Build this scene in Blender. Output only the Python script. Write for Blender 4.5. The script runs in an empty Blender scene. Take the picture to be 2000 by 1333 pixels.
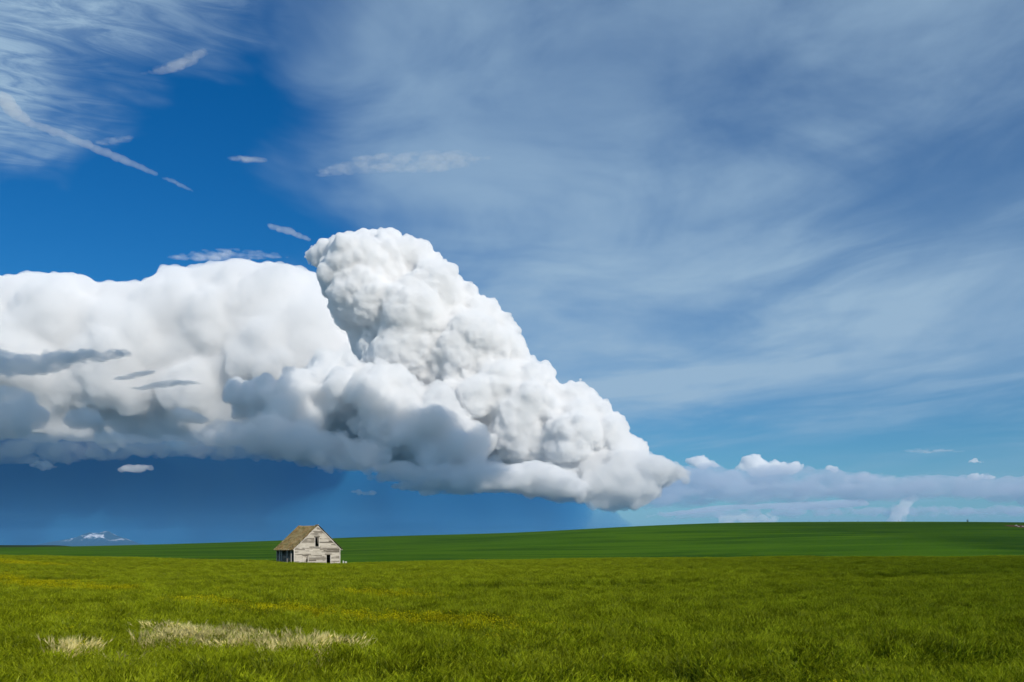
import bpy, bmesh, math, random, time
import numpy as np
from mathutils import Vector, Matrix
R = math.radians
S = bpy.context.scene
C = S.collection

# ------------------------------------------------------------------ camera
F = 1944.0      # focal length in pixels of the 2000 px wide photograph
HZ = 1066.0     # eye level row
EYE = 2.9       # eye height, photographer on the road bank
cd = bpy.data.cameras.new('camera')
cam = bpy.data.objects.new('camera', cd)
C.objects.link(cam)
S.camera = cam
cd.sensor_width = 36
cd.lens = F / 2000 * 36
cd.shift_y = (HZ - 666.5) / 2000
cd.clip_start = 0.1
cd.clip_end = 400000
cam.location = (0, 0, EYE)
cam.rotation_euler = (R(90), 0, 0)

# ------------------------------------------------------------------ sun, exposure
SUN_EL, SUN_AZ = 32.0, 142.0       # azimuth clockwise from +Y (the view direction)
tos = Vector((math.sin(R(SUN_AZ)) * math.cos(R(SUN_EL)), math.cos(R(SUN_AZ)) * math.cos(R(SUN_EL)), math.sin(R(SUN_EL))))
sd = bpy.data.lights.new('sun', 'SUN')
sd.energy = 3.9
sd.angle = R(0.5)
sd.color = (1.0, 0.93, 0.82)
so = bpy.data.objects.new('sun', sd)
C.objects.link(so)
so.rotation_euler = tos.to_track_quat('Z', 'Y').to_euler()
S.view_settings.view_transform = 'Standard'
S.view_settings.look = 'None'
S.view_settings.gamma = 1
S.view_settings.exposure = -0.05
S.render.engine = 'CYCLES'
cy = S.cycles
cy.use_denoising = True
cy.max_bounces = 22
cy.volume_bounces = 22
cy.diffuse_bounces = 3
cy.transmission_bounces = 3
cy.glossy_bounces = 2
cy.transparent_max_bounces = 16
cy.use_adaptive_sampling = True
cy.adaptive_threshold = 0.015

# ------------------------------------------------------------------ sky
W = bpy.data.worlds.new('World')
S.world = W
W.use_nodes = True
class G:
    """tiny node-graph helper"""
    def __init__(s, nt):
        s.nt = nt
    def n(s, t, **kw):
        x = s.nt.nodes.new(t)
        for k, v in kw.items():
            setattr(x, k, v)
        return x
    def put(s, sock, v):
        if v is None:
            return
        if hasattr(v, 'is_output'):
            s.nt.links.new(v, sock)
        elif isinstance(v, (tuple, list)) and len(v) == 3 and sock.type == 'RGBA':
            sock.default_value = (*v, 1)
        else:
            sock.default_value = v
    def m(s, op, a, b=None, c=None, clamp=False):
        x = s.n('ShaderNodeMath', operation=op, use_clamp=clamp)
        s.put(x.inputs[0], a); s.put(x.inputs[1], b); s.put(x.inputs[2], c)
        return x.outputs[0]
    def v(s, op, a, b=None, c=None):
        x = s.n('ShaderNodeVectorMath', operation=op)
        s.put(x.inputs[0], a)
        if op == 'SCALE':
            s.put(x.inputs['Scale'], b)
        else:
            s.put(x.inputs[1], b)
            if c is not None:
                s.put(x.inputs[2], c)
        return x.outputs[0]
    def xyz(s, a):
        x = s.n('ShaderNodeSeparateXYZ'); s.put(x.inputs[0], a)
        return x.outputs[0], x.outputs[1], x.outputs[2]
    def vec(s, a, b, c):
        x = s.n('ShaderNodeCombineXYZ'); s.put(x.inputs[0], a); s.put(x.inputs[1], b); s.put(x.inputs[2], c)
        return x.outputs[0]
    def noise(s, vec, scale, detail=4, rough=.5, dist=0, out='Fac'):
        x = s.n('ShaderNodeTexNoise')
        s.put(x.inputs['Vector'], vec); s.put(x.inputs['Scale'], scale); s.put(x.inputs['Detail'], detail)
        s.put(x.inputs['Roughness'], rough); s.put(x.inputs['Distortion'], dist)
        return x.outputs[out]
    def ss(s, v, a, b):                      # smoothstep a..b -> 0..1
        x = s.n('ShaderNodeMapRange', interpolation_type='SMOOTHSTEP')
        s.put(x.inputs[0], v); s.put(x.inputs[1], a); s.put(x.inputs[2], b)
        return x.outputs[0]
    def mix(s, f, a, b, mode='MIX'):
        x = s.n('ShaderNodeMix', data_type='RGBA', blend_type=mode)
        s.put(x.inputs[0], f); s.put(x.inputs[6], a); s.put(x.inputs[7], b)
        return x.outputs[2]

g = G(W.node_tree)
bg = W.node_tree.nodes['Background']
sky = g.n('ShaderNodeTexSky', sky_type='NISHITA', sun_disc=False)
sky.sun_elevation = R(SUN_EL)
sky.sun_rotation = R(SUN_AZ)
sky.air_density = 1.0
sky.dust_density = 0.0
sky.ozone_density = 6.0
hs = g.n('ShaderNodeHueSaturation')
hs.inputs['Saturation'].default_value = 1.3
hs.inputs['Value'].default_value = 1.0
g.put(hs.inputs['Color'], sky.outputs[0])
blue = g.mix(1.0, hs.outputs[0], (0.42, 0.93, 1.06), 'MULTIPLY')
dr = g.n('ShaderNodeTexCoord').outputs['Generated']
dx, dy, dz = g.xyz(dr)
zz = g.m('ADD', g.m('MAXIMUM', dz, 0.0), 0.06)
pl = g.vec(g.m('DIVIDE', dx, zz), g.m('DIVIDE', dy, zz), 0.0)        # place on the high cloud layer
# thin cirrostratus veil over the eastern half of the sky
wob = g.noise(pl, 0.9, 4, .55, .4)
wob2 = g.noise(g.vec(g.m('MULTIPLY', dx, 3.0), dy, g.m('MULTIPLY', dz, 5.0)), 1.6, 5, .55, .6)
ex = g.m('ADD', dx, g.m('MULTIPLY', g.m('SUBTRACT', wob, .5), .35))
ex = g.m('ADD', ex, g.m('MULTIPLY', g.m('SUBTRACT', wob2, .5), .30))
east = g.ss(ex, -.22, .0)
px_, py_, _z = g.xyz(pl)
def turned(ang, su, sv):
    """layer coordinates along / across a direction of the plan"""
    ca, sa = math.cos(R(ang)), math.sin(R(ang))
    al = g.m('ADD', g.m('MULTIPLY', px_, ca * su), g.m('MULTIPLY', py_, sa * su))
    ac_ = g.m('ADD', g.m('MULTIPLY', px_, -sa * sv), g.m('MULTIPLY', py_, ca * sv))
    return g.vec(al, ac_, 0.0)
st = g.v('ADD', turned(122, .62, 1.0), g.v('SCALE', g.noise(pl, .8, 3, .5, 0, 'Color'), .55))
streak = g.noise(st, .95, 9, .55, .5)
fine = g.noise(st, 3.6, 7, .58, .4)
veil = g.m('ADD', g.ss(streak, .38, .68), g.m('MULTIPLY', g.m('SUBTRACT', fine, .5), .20))
veil = g.m('MULTIPLY', veil, g.ss(wob2, .12, .58))
veil = g.m('ADD', g.m('MULTIPLY', veil, .62), .15)
veil = g.m('MULTIPLY', veil, east)
# denser sheet of the veil seen edge-on low in the sky
band = g.m('MULTIPLY', g.ss(dz, .115, .175), g.m('SUBTRACT', 1.0, g.ss(dz, .19, .36)))
band = g.m('MULTIPLY', band, g.ss(g.m('ADD', dx, g.m('MULTIPLY', wob, .2)), -.10, .18))
veil = g.m('ADD', veil, g.m('MULTIPLY', band, g.m('ADD', .18, g.m('MULTIPLY', fine, .28))))
# clear slot under the sheet
veil = g.m('MULTIPLY', veil, g.m('ADD', .25, g.m('MULTIPLY', .75, g.ss(g.m('ADD', dz, g.m('MULTIPLY', g.m('SUBTRACT', streak, .5), .10)), .085, .15))))
# rippled altocumulus patch high in the west
rn = g.noise(turned(28, 1.1, 3.0), 5.5, 7, .62, 1.2)
big = g.noise(pl, 1.7, 4, .55, .5)
hi = g.m('ADD', g.m('SUBTRACT', dz, g.m('MULTIPLY', dx, .62)), g.m('MULTIPLY', g.m('SUBTRACT', big, .5), .30))
ac = g.m('MULTIPLY', g.ss(hi, .58, .69), g.m('SUBTRACT', 1.0, g.ss(dx, -.28, -.02)))
ac = g.m('MULTIPLY', ac, g.m('ADD', .42, g.m('MULTIPLY', g.ss(rn, .32, .68), .62)))
dens = g.m('ADD', veil, ac)
low = g.m('MULTIPLY', g.m('POWER', 2.718, g.m('MULTIPLY', g.m('MAXIMUM', dz, 0.0), -14.0)), .62)      # pale air near the horizon
dens = g.m('ADD', dens, low)
dens = g.m('MINIMUM', dens, .95)
col = g.mix(dens, blue, (4.6, 6.7, 8.9))
g.put(bg.inputs[0], col)
bg.inputs[1].default_value = 0.075
# ------------------------------------------------------------------ helpers
def tag(o, label, cat, group=None):
    o['label'] = label; o['category'] = cat
    if group: o['group'] = group
    return o
def P(px, py, Y):
    """the point a photo pixel looks at, on the plane at distance Y"""
    return Vector(((px - 1000) / F * Y, Y, EYE + (HZ - py) / F * Y))
def in_poly(pts, x, y):
    n = len(pts); ins = np.zeros(len(x), bool); d = np.full(len(x), 1e9)
    for i in range(n):
        x0, y0 = pts[i]; x1, y1 = pts[(i + 1) % n]
        ins ^= ((y0 > y) != (y1 > y)) & (x < (x1 - x0) * (y - y0) / ((y1 - y0) or 1e-9) + x0)
        t = np.clip(((x - x0) * (x1 - x0) + (y - y0) * (y1 - y0)) / max((x1 - x0) ** 2 + (y1 - y0) ** 2, 1e-9), 0, 1)
        d = np.minimum(d, np.hypot(x - x0 - t * (x1 - x0), y - y0 - t * (y1 - y0)))
    return ins, d
def ico(sub):
    bm = bmesh.new(); bmesh.ops.create_icosphere(bm, subdivisions=sub, radius=1)
    v = np.array([x.co for x in bm.verts]); f = np.array([[q.index for q in p.verts] for p in bm.faces]); bm.free()
    return v, f
IV, IF = ico(2)
# ------------------------------------------------------------------ clouds
def fill(poly, Y, n, rmin, rmax, depth, seed, pw=1.5, flat=1.0, long=1.0):
    """billows filling an outline; sizes from the outline, depth from the local width"""
    rg = np.random.default_rng(seed); p = np.array(poly, float); lo = p.min(0); hi = p.max(0)
    x = rg.uniform(lo[0], hi[0], n * 8); y = rg.uniform(lo[1], hi[1], n * 8)
    ins, d = in_poly(poly, x, y); k = ins & (d > rmin)
    x = x[k][:n]; y = y[k][:n]; d = d[k][:n]
    r = np.minimum(d, rmin + (rmax - rmin) * rg.random(len(x)) ** pw)
    dd = rg.uniform(-1, 1, len(x)) * depth * np.sqrt(np.clip(d / d.max(), 0, 1))
    YY = Y + dd * Y / F
    c = np.stack([(x - 1000) / F * YY, YY, EYE + (HZ - y) / F * YY], 1)
    rr = r * YY / F
    return c, np.stack([rr * long, rr * long, rr * flat], 1)
def puff(name, octs, seed):
    t = bpy.data.node_groups.new(name, 'GeometryNodeTree')
    t.interface.new_socket('Geometry', in_out='INPUT', socket_type='NodeSocketGeometry')
    t.interface.new_socket('Geometry', in_out='OUTPUT', socket_type='NodeSocketGeometry')
    q = G(t); cur = q.n('NodeGroupInput').outputs[0]
    for k, (kind, size, amp) in enumerate(octs):
        pos = q.n('GeometryNodeInputPosition').outputs[0]; nor = q.n('GeometryNodeInputNormal').outputs[0]
        pv = q.v('ADD', pos, (seed * 977 + k * 313, seed * 131, k * 771))
        if kind == 'v':
            wv = q.v('MULTIPLY_ADD', q.noise(pv, 1.3 / size, 2, out='Color'), (size * .5,) * 3, pv)
            tx = q.n('ShaderNodeTexVoronoi', feature='SMOOTH_F1')
            tx.inputs['Smoothness'].default_value = .2; tx.inputs['Scale'].default_value = 1 / size
            q.put(tx.inputs['Vector'], wv)
            h = q.m('MULTIPLY_ADD', tx.outputs['Distance'], -1.6 * amp, .7 * amp)
        else:
            h = q.m('MULTIPLY_ADD', q.noise(pv, 1 / size, 4), 2 * amp, -amp)
        if kind == 'v':                          # lumpy in places, smooth in others
            h = q.m('MULTIPLY', h, q.m('MULTIPLY_ADD', q.ss(q.noise(pv, .19 / size, 3), .36, .64), 1.25, .25))
        sp = q.n('GeometryNodeSetPosition'); q.put(sp.inputs[0], cur); q.put(sp.inputs['Offset'], q.v('SCALE', nor, h)); cur = sp.outputs[0]
    q.put(q.n('NodeGroupOutput').inputs[0], cur)
    return t
def cloud(name, parts, voxel, octs, seed, mat, smooth=0, parent=None, rot=None):
    cs = np.vstack([p[0] for p in parts]); rs = np.vstack([p[1] for p in parts])
    org = Vector((float(cs[:, 0].mean()), float(cs[:, 1].mean()), float((cs[:, 2] - rs[:, 2]).min())))
    L = IV[None] * rs[:, None]
    if rot is not None:
        L = L @ np.array(rot).T
    V = (L + cs[:, None] - np.array(org)).reshape(-1, 3)
    Fc = (IF[None] + (np.arange(len(cs)) * len(IV))[:, None, None]).reshape(-1, 3)
    me = bpy.data.meshes.new(name); me.from_pydata(V.tolist(), [], Fc.tolist())
    o = bpy.data.objects.new(name, me); C.objects.link(o)
    r = o.modifiers.new('r', 'REMESH'); r.mode = 'VOXEL'; r.voxel_size = voxel
    if smooth:
        s = o.modifiers.new('s', 'SMOOTH'); s.factor = .5; s.iterations = smooth
    if octs:
        o.modifiers.new('g', 'NODES').node_group = puff(name, octs, seed)
        r = o.modifiers.new('r2', 'REMESH'); r.mode = 'VOXEL'; r.voxel_size = voxel * .95      # one clean closed skin
    nm = bpy.data.meshes.new_from_object(o.evaluated_get(bpy.context.evaluated_depsgraph_get()))
    o.modifiers.clear(); o.data = nm; nm.materials.clear(); nm.materials.append(mat)
    nm.polygons.foreach_set('use_smooth', [True] * len(nm.polygons))
    o.location = org
    if parent: o.parent = parent
    print(name, len(nm.polygons))
    return o
def vapour(name, mfp, col=(.996, .997, .999), aniso=-.12):
    m = bpy.data.materials.new(name); m.use_nodes = True; q = G(m.node_tree); m.node_tree.nodes.clear()
    o = q.n('ShaderNodeOutputMaterial'); d = q.n('ShaderNodeVolumePrincipled')
    q.put(d.inputs['Color'], col); d.inputs['Density'].default_value = 1 / mfp; d.inputs['Anisotropy'].default_value = aniso
    q.put(o.inputs['Volume'], d.outputs[0]); m.cycles.homogeneous_volume = True
    return m
V_DENSE = vapour('cloud_dense', 80)
V_SOFT = vapour('cloud_soft', 330)
V_MID = vapour('cloud_mid', 240)
V_THIN = vapour('cloud_thin', 900)
KM30 = 30000
TOWER = [(580,503),(600,478),(630,470),(655,475),(665,455),(690,450),(715,448),(745,438),(770,442),(790,460),(830,475),(850,500),(880,510),(900,530),(925,550),(935,580),(975,580),(995,605),(1015,625),(1030,660),(1040,690),(1030,760),(850,830),(720,800),(690,690),(650,620),(620,560),(625,540)]
FLANK = [(850,720),(940,690),(1040,700),(1075,715),(1100,745),(1135,735),(1160,760),(1190,790),(1215,820),(1230,850),(1262,862),(1280,888),(1240,925),(1180,940),(1110,930),(1040,920),(960,900),(860,820)]
FOOT = [(960,950),(1030,920),(1100,890),(1180,868),(1250,872),(1300,890),(1350,912),(1345,940),(1300,960),(1262,980),(1245,1006),(1205,1010),(1160,992),(1100,984),(1020,978)]
MASSES = [([(430,768),(500,738),(600,705),(690,682),(740,720),(780,800),(740,860),(560,850),(460,815)], 28600, 280, 8, 60, 'cloud_mass', 'soft white shoulder of cloud left of the thunderhead tower'),
          ([(660,760),(740,720),(830,740),(920,790),(980,850),(960,905),(850,925),(740,905),(680,850)], 28000, 260, 7, 55, 'cloud_mass', 'grey white heap of cloud under the middle of the tower'),
          ([(380,840),(470,815),(560,805),(680,835),(780,880),(760,925),(640,918),(520,900),(420,885)], 27300, 260, 6, 36, 'cloud_loose', 'ragged blue grey cloud below the shoulder left of centre'),
          ([(600,905),(700,890),(820,905),(930,890),(1040,905),(1080,950),(960,958),(820,950),(700,935)], 27000, 300, 5, 26, 'cloud_loose', 'loose blue grey fringe along the base of the thunderhead')]
MASSES.append(([(560,790),(680,740),(860,760),(1000,860),(1080,940),(940,950),(760,925),(620,890)], 30200, 320, 10, 60, 'cloud_mass', 'pale grey core of the storm cloud between tower and base'))
SCUD = [(740,950),(800,942),(870,918),(950,905),(1050,895),(1130,920),(1180,975),(1100,978),(1000,965),(900,972),(830,970)]
ANVIL = [(-500,560),(-200,536),(0,532),(60,530),(150,533),(200,545),(250,548),(290,540),(300,525),(330,508),(370,515),(420,505),(480,503),(560,508),(610,522),(660,555),(720,620),(780,680),(800,800),(560,862),(200,868),(0,862),(-500,860)]
t1 = fill(TOWER, 30500, 700, 6, 75, 95, 1, 1.2); t2 = fill(FLANK, 29500, 500, 6, 60, 80, 2, 1.2)
def lobes(lst, Y, depth, seed):
    r_ = np.random.default_rng(seed); a = np.array(lst, float); Yv = Y + r_.uniform(-1, 1, len(a)) * depth
    k = a[:, 2] * Yv / F
    return np.stack([(a[:, 0] - 1000) / F * Yv, Yv, EYE + (HZ - a[:, 1]) / F * Yv], 1), np.stack([k, k, k], 1)
t5 = lobes([(602,496,16),(618,505,22),(634,488,18),(660,482,22),(676,470,18),(694,468,20),(722,465,18),(746,456,18),(768,460,18),(792,478,22),(822,492,20),(846,512,22),(880,528,22),(912,560,24),(960,602,20),(984,618,18),(1005,650,22),(640,520,30),(700,500,40),(760,500,40),(820,540,45)], 30200, 500, 21)
storm = cloud('thunderhead_cloud', [t1, t2, t5], 40, [('n', 2600, 260), ('v', 1700, 300), ('v', 700, 130), ('v', 320, 95), ('v', 160, 58), ('n', 90, 20)], 1, V_DENSE)
tag(storm, 'towering white cauliflower thunderhead cloud rising above the house', 'cloud')
anvil = cloud('anvil_cloud', [fill(ANVIL, 44500, 2200, 10, 80, 95, 5, 1.0)], 100, [('n', 5000, 260), ('v', 2600, 200), ('v', 1100, 230), ('v', 520, 150), ('v', 280, 60)], 2, V_SOFT, smooth=8)
tag(anvil, 'broad smooth white anvil cloud behind the thunderhead at left', 'cloud')
V_KIND = {'cloud_mass': vapour('cloud_mass', 170), 'cloud_loose': vapour('cloud_loose', 480)}
om = [('n', 2600, 260), ('v', 1400, 320), ('v', 620, 190), ('v', 300, 110), ('n', 150, 40)]
for i, (poly, Y_, n_, r0, r1, kind, lab) in enumerate(MASSES):
    tag(cloud('storm_shoulder_cloud', [fill(poly, Y_, n_, r0, r1, 60, 60 + i, 1.3, .85)], 46, om, 12 + i, V_KIND[kind]), lab, 'cloud')
foot = cloud('storm_foot_cloud', [fill(FOOT, 28700, 520, 5, 30, 60, 70, 1.4, .75, 1.2)], 44, om[1:], 19, vapour('cloud_foot', 260))
tag(foot, 'pale cloud foot spreading right from the thunderhead to the low bank', 'cloud')
scud = cloud('storm_skirt_cloud', [fill(SCUD, 27300, 500, 3, 20, 60, 4, 1.5, .6, 1.5)], 40, [('v', 700, 110), ('v', 300, 60), ('n', 150, 30)], 9, V_MID)
tag(scud, 'ragged pale cloud skirt along the bottom of the thunderhead', 'cloud')
rg = np.random.default_rng(8)
# rain falling behind and below the deck
n = 420
cx_ = 7800 - 52800 * rg.random(n) ** .8; cy_ = rg.uniform(48500, 54000, n)
tp_ = np.clip((8600 - cx_) / 7000, .05, 1) ** 1.5
rr_ = rg.uniform(1300, 2300, n) * tp_; cz_ = rg.uniform(200, 4300, n) * tp_
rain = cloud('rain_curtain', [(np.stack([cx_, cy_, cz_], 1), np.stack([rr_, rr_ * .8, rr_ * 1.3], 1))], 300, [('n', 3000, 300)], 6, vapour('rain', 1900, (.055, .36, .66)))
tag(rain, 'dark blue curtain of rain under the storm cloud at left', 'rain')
# unseen high cloud bank, added overhead to keep the storm's lower left in shade
n = 1100
bx_ = rg.uniform(-22000, 2600, n); by_ = rg.uniform(6000, 19200, n); bz_ = rg.uniform(11800, 12400, n); rr_ = rg.uniform(400, 900, n) * np.clip((3400 - bx_) / 4500, .3, 1)
n = 260
ex_ = rg.uniform(1500, 9300, n); ey_ = rg.uniform(9500, 16600, n) - 900 * np.clip((ex_ - 5000) / 4000, 0, 1); er_ = rg.uniform(350, 800, n)
bx_ = np.concatenate([bx_, ex_]); by_ = np.concatenate([by_, ey_]); bz_ = np.concatenate([bz_, rg.uniform(11800, 12400, n)]); rr_ = np.concatenate([rr_, er_])
bank = cloud('overhead_shade_cloud', [(np.stack([bx_, by_, bz_], 1), np.stack([rr_, rr_, rr_ * .5], 1))], 160, [('n', 2500, 250), ('v', 1500, 200), ('v', 600, 80)], 7, vapour('shade_bank', 420))
tag(bank, 'unseen cloud bank added overhead to shade the storm', 'cloud')
# unseen cloud added behind the camera to shade the right of hill and field
spots = [(250, 470, 95, 70), (330, 430, 90, 80), (190, 380, 70, 50), (150, 480, 60, 40), (75, 55, 50, 30), (45, 26, 34, 14), (110, 110, 60, 30), (50, 92, 34, 20), (20, 18, 16, 8), (70, 130, 40, 22)]
sc_, sr_ = [], []
for X_, Y_, a_, b_ in spots:
    for k in range(14):
        f_ = rg.normal(0, .38, 3); q_ = rg.uniform(.35, .6)
        t_ = (1500 + f_[2] * 40) / tos.z
        sc_.append((X_ + f_[0] * a_ + tos.x * t_, Y_ + f_[1] * b_ + tos.y * t_, 1500 + f_[2] * 40)); sr_.append((a_ * q_, b_ * q_, 26))
small = cloud('added_shade_cloud', [(np.array(sc_), np.array(sr_))], 7, [('n', 60, 9), ('v', 28, 6)], 44, vapour('shade_cloud', 150))
tag(small, 'unseen cloud added behind the camera to shade the right of the field', 'cloud')
# darker clouds in the shade in front of the anvil
DK = 26000
def wisp(name, poly, Y, n, rmin, rmax, depth, seed, mat, voxel, octs, label, flat=.5, cat='cloud', group=None, smooth=2, long=1.0):
    o = cloud(name, [fill(poly, Y, n, rmin, rmax, depth, seed, 1.5, flat, long)], voxel, octs, seed, mat, smooth)
    return tag(o, label, cat, group)
oc = [('n', 900, 160), ('v', 450, 110), ('v', 220, 60), ('n', 120, 35)]
V_SCUD = vapour('scud', 420)
V_LENS = vapour('lens', 330)
wisp('flat_cloud', [(-150,675),(0,682),(80,684),(150,680),(230,678),(292,686),(255,698),(190,712),(110,730),(0,742),(-150,750)], DK, 420, 2.5, 16, 30, 11, V_LENS, 40, oc, 'long dark grey flat cloud at the left edge in front of the anvil', .5, long=1.7)
wisp('flat_cloud', [(205,746),(235,733),(275,723),(308,722),(295,733),(250,744)], DK, 110, 1.2, 7, 12, 12, V_LENS, 26, oc[3:], 'small dark lens cloud below the long flat one', .5, long=2)
wisp('flat_cloud', [(238,762),(290,748),(330,740),(385,742),(400,752),(340,757),(280,764)], DK, 130, 1.2, 7, 14, 13, V_LENS, 26, oc[3:], 'thin dark streak cloud below the small lens cloud', .5, long=2)
wisp('scud_cloud', [(-200,760),(0,748),(45,752),(80,775),(95,800),(105,815),(90,840),(30,860),(-200,880)], DK, 260, 5, 30, 40, 14, V_SCUD, 45, oc, 'dark blue rounded scud cloud at the left edge above the rain', 1)
wisp('scud_cloud', [(110,820),(130,802),(165,795),(195,802),(212,822),(200,838),(140,840)], DK, 120, 4, 16, 25, 15, V_SCUD, 38, oc, 'small dark puffy scud cloud beside the left edge scud', 1)
wisp('scud_cloud', [(-200,850),(60,838),(160,850),(250,838),(340,842),(420,815),(560,800),(640,830),(720,880),(680,912),(520,905),(300,900),(100,915),(-200,905)], DK + 1500, 520, 6, 30, 60, 16, V_THIN, 60, oc, 'ragged dark blue band of scud along the storm base', .7)
wisp('puff_cloud', [(170,835),(215,840),(265,858),(240,880),(215,890),(185,868)], 24000, 120, 3, 12, 15, 17, V_MID, 32, oc, 'white sunlit scrap of cloud in front of the dark scud', 1)
wisp('puff_cloud', [(320,800),(345,790),(380,800),(418,818),(400,832),(350,825)], 24000, 120, 3, 13, 15, 18, V_MID, 32, oc, 'white sunlit puff on top of the dark scud band', 1)
wisp('puff_cloud', [(45,912),(60,900),(78,897),(100,903),(124,916),(80,921)], 22000, 90, 2, 8, 10, 19, V_MID, 24, oc[2:], 'tiny pale cloud floating in front of the rain at far left', .8)
wisp('puff_cloud', [(222,920),(240,908),(270,906),(300,908),(302,921),(260,926)], 22000, 90, 2, 9, 10, 20, V_MID, 24, oc[2:], 'tiny pale oblong cloud in front of the rain left of the house', .8)
wisp('puff_cloud', [(672,962),(690,956),(740,958),(742,968),(700,971)], 25000, 70, 2, 6, 8, 21, V_MID, 24, oc[2:], 'tiny pale sliver of cloud above the house at the storm base', .6)
V_BANK = vapour('shade_tinted_bank', 1200, (.74, .81, .90))  # shade on the low clouds is put into this grey-blue colour
# low clouds along the right horizon
ob = [('v', 1500, 240), ('v', 800, 190), ('v', 380, 120), ('v', 200, 50)]
SM = 0
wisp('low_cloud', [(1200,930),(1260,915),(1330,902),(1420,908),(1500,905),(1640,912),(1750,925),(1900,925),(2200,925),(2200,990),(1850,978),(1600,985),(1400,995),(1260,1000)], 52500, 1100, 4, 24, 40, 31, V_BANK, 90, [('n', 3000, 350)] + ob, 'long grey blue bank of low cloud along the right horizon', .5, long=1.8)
wisp('cumulus_cloud', [(1250,908),(1268,894),(1300,902),(1312,912),(1260,916)], 55500, 90, 3, 12, 12, 32, V_MID, 60, ob[1:], 'small white cumulus top next to the thunderhead flank', .8, smooth=0)
wisp('cumulus_cloud', [(1332,903),(1352,888),(1375,888),(1400,905),(1422,915),(1360,918)], 55500, 160, 2, 12, 15, 33, V_MID, 50, ob[1:], 'white cumulus dome on the low bank, second from the thunderhead', .9, smooth=0)
wisp('cumulus_cloud', [(1432,920),(1450,892),(1470,883),(1484,888),(1500,900),(1560,900),(1582,906),(1560,925),(1480,935)], 55500, 260, 2, 14, 20, 34, V_MID, 50, ob[1:], 'widest white cumulus top with a peak on the low bank', .9, smooth=0)
wisp('cumulus_cloud', [(1640,932),(1690,920),(1760,930),(1800,938),(1720,944),(1650,942)], 55500, 140, 2, 9, 12, 41, V_THIN, 55, ob[1:], 'soft grey cumulus swelling in the middle of the low bank', .8, smooth=0)
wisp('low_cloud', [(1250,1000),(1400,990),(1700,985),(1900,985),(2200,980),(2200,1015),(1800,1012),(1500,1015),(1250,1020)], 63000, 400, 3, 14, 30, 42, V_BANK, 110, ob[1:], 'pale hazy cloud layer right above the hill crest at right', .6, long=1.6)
wisp('cumulus_cloud', [(1605,918),(1620,907),(1645,920),(1630,926)], 55500, 60, 2, 9, 10, 35, V_MID, 50, ob[1:], 'small pale cumulus top right of the widest one', .9, smooth=0)
wisp('cumulus_cloud', [(1888,904),(1900,895),(1915,899),(1930,904),(1900,906)], 55500, 60, 1.5, 7, 8, 36, V_MID, 40, ob[2:], 'tiny lone white cumulus near the right edge', .8, smooth=0)
wisp('cumulus_cloud', [(1880,932),(1905,922),(1960,930),(1950,938),(1900,940)], 55500, 60, 2, 8, 10, 37, V_MID, 50, ob[1:], 'low pale cumulus strip at the right edge', .7, smooth=0)
wisp('cumulus_cloud', [(1730,1015),(1745,990),(1765,970),(1780,963),(1792,972),(1782,995),(1770,1018),(1770,1040),(1725,1040)], 62000, 220, 2, 12, 20, 38, V_THIN, 60, ob[1:], 'pale pinkish cumulus column rising from the right hill crest', 1, smooth=0)
wisp('cumulus_cloud', [(1400,1005),(1440,1000),(1480,1003),(1500,1000),(1530,1008),(1530,1035),(1400,1035)], 62000, 220, 2, 10, 20, 39, V_THIN, 70, ob[1:], 'low pale cumulus just above the middle of the hill crest', .8, smooth=0)
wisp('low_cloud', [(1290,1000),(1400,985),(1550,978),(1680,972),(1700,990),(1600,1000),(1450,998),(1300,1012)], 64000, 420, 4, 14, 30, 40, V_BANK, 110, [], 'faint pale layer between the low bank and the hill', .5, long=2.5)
# ------------------------------------------------------------------ terrain
def smooth(a, b, v):
    t = np.clip((v - a) / (b - a), 0, 1)
    return t * t * (3 - 2 * t)
YC = 150.0                                   # brow of the near field
CROP = 0.85                                  # crop height
BROW = np.array([(-3000, 1084), (-400, 1084), (0, 1087), (200, 1091), (400, 1095.5), (540, 1098.5), (665, 1103), (760, 1100.5), (900, 1097), (1200, 1092.5), (1600, 1089.5), (2000, 1089), (5000, 1088)], float)
HILL = np.array([(-6000, 1075), (-600, 1072), (0, 1071), (140, 1069.5), (300, 1064.5), (500, 1058), (700, 1050), (1000, 1042), (1200, 1031), (1400, 1022.5), (1550, 1020.5), (1720, 1019.5), (1880, 1021), (2000, 1024), (2300, 1034), (3200, 1052), (8000, 1066)], float)
YH = 560.0
def wav(x, y, s, seed):
    return np.sin(x / s * 1.7 + seed) * np.cos(y / s * 1.3 + seed * 2.1) + .5 * np.sin(x / s * 3.1 - y / s * 2.3 + seed * 3)
def soft_interp(tab, p):
    o = 0
    for d, w in ((-90, 1), (-45, 2), (0, 3), (45, 2), (90, 1)):
        o = o + w * np.interp(p + d, tab[:, 0], tab[:, 1])
    return o / 9
def crop_top(x, y):
    """height of the crop surface of the near field"""
    zc = EYE - (np.interp(1000 + x / YC * F, BROW[:, 0], BROW[:, 1]) - HZ) * YC / F
    t = np.clip((y - 12) / (YC - 12), 0, 1)
    return .9 * (1 - t) + zc * t + .05 * wav(x, y, 21, 1.0) * np.clip(y / 30, 0, 1) * (1 - smooth(100, 140, y))
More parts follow.
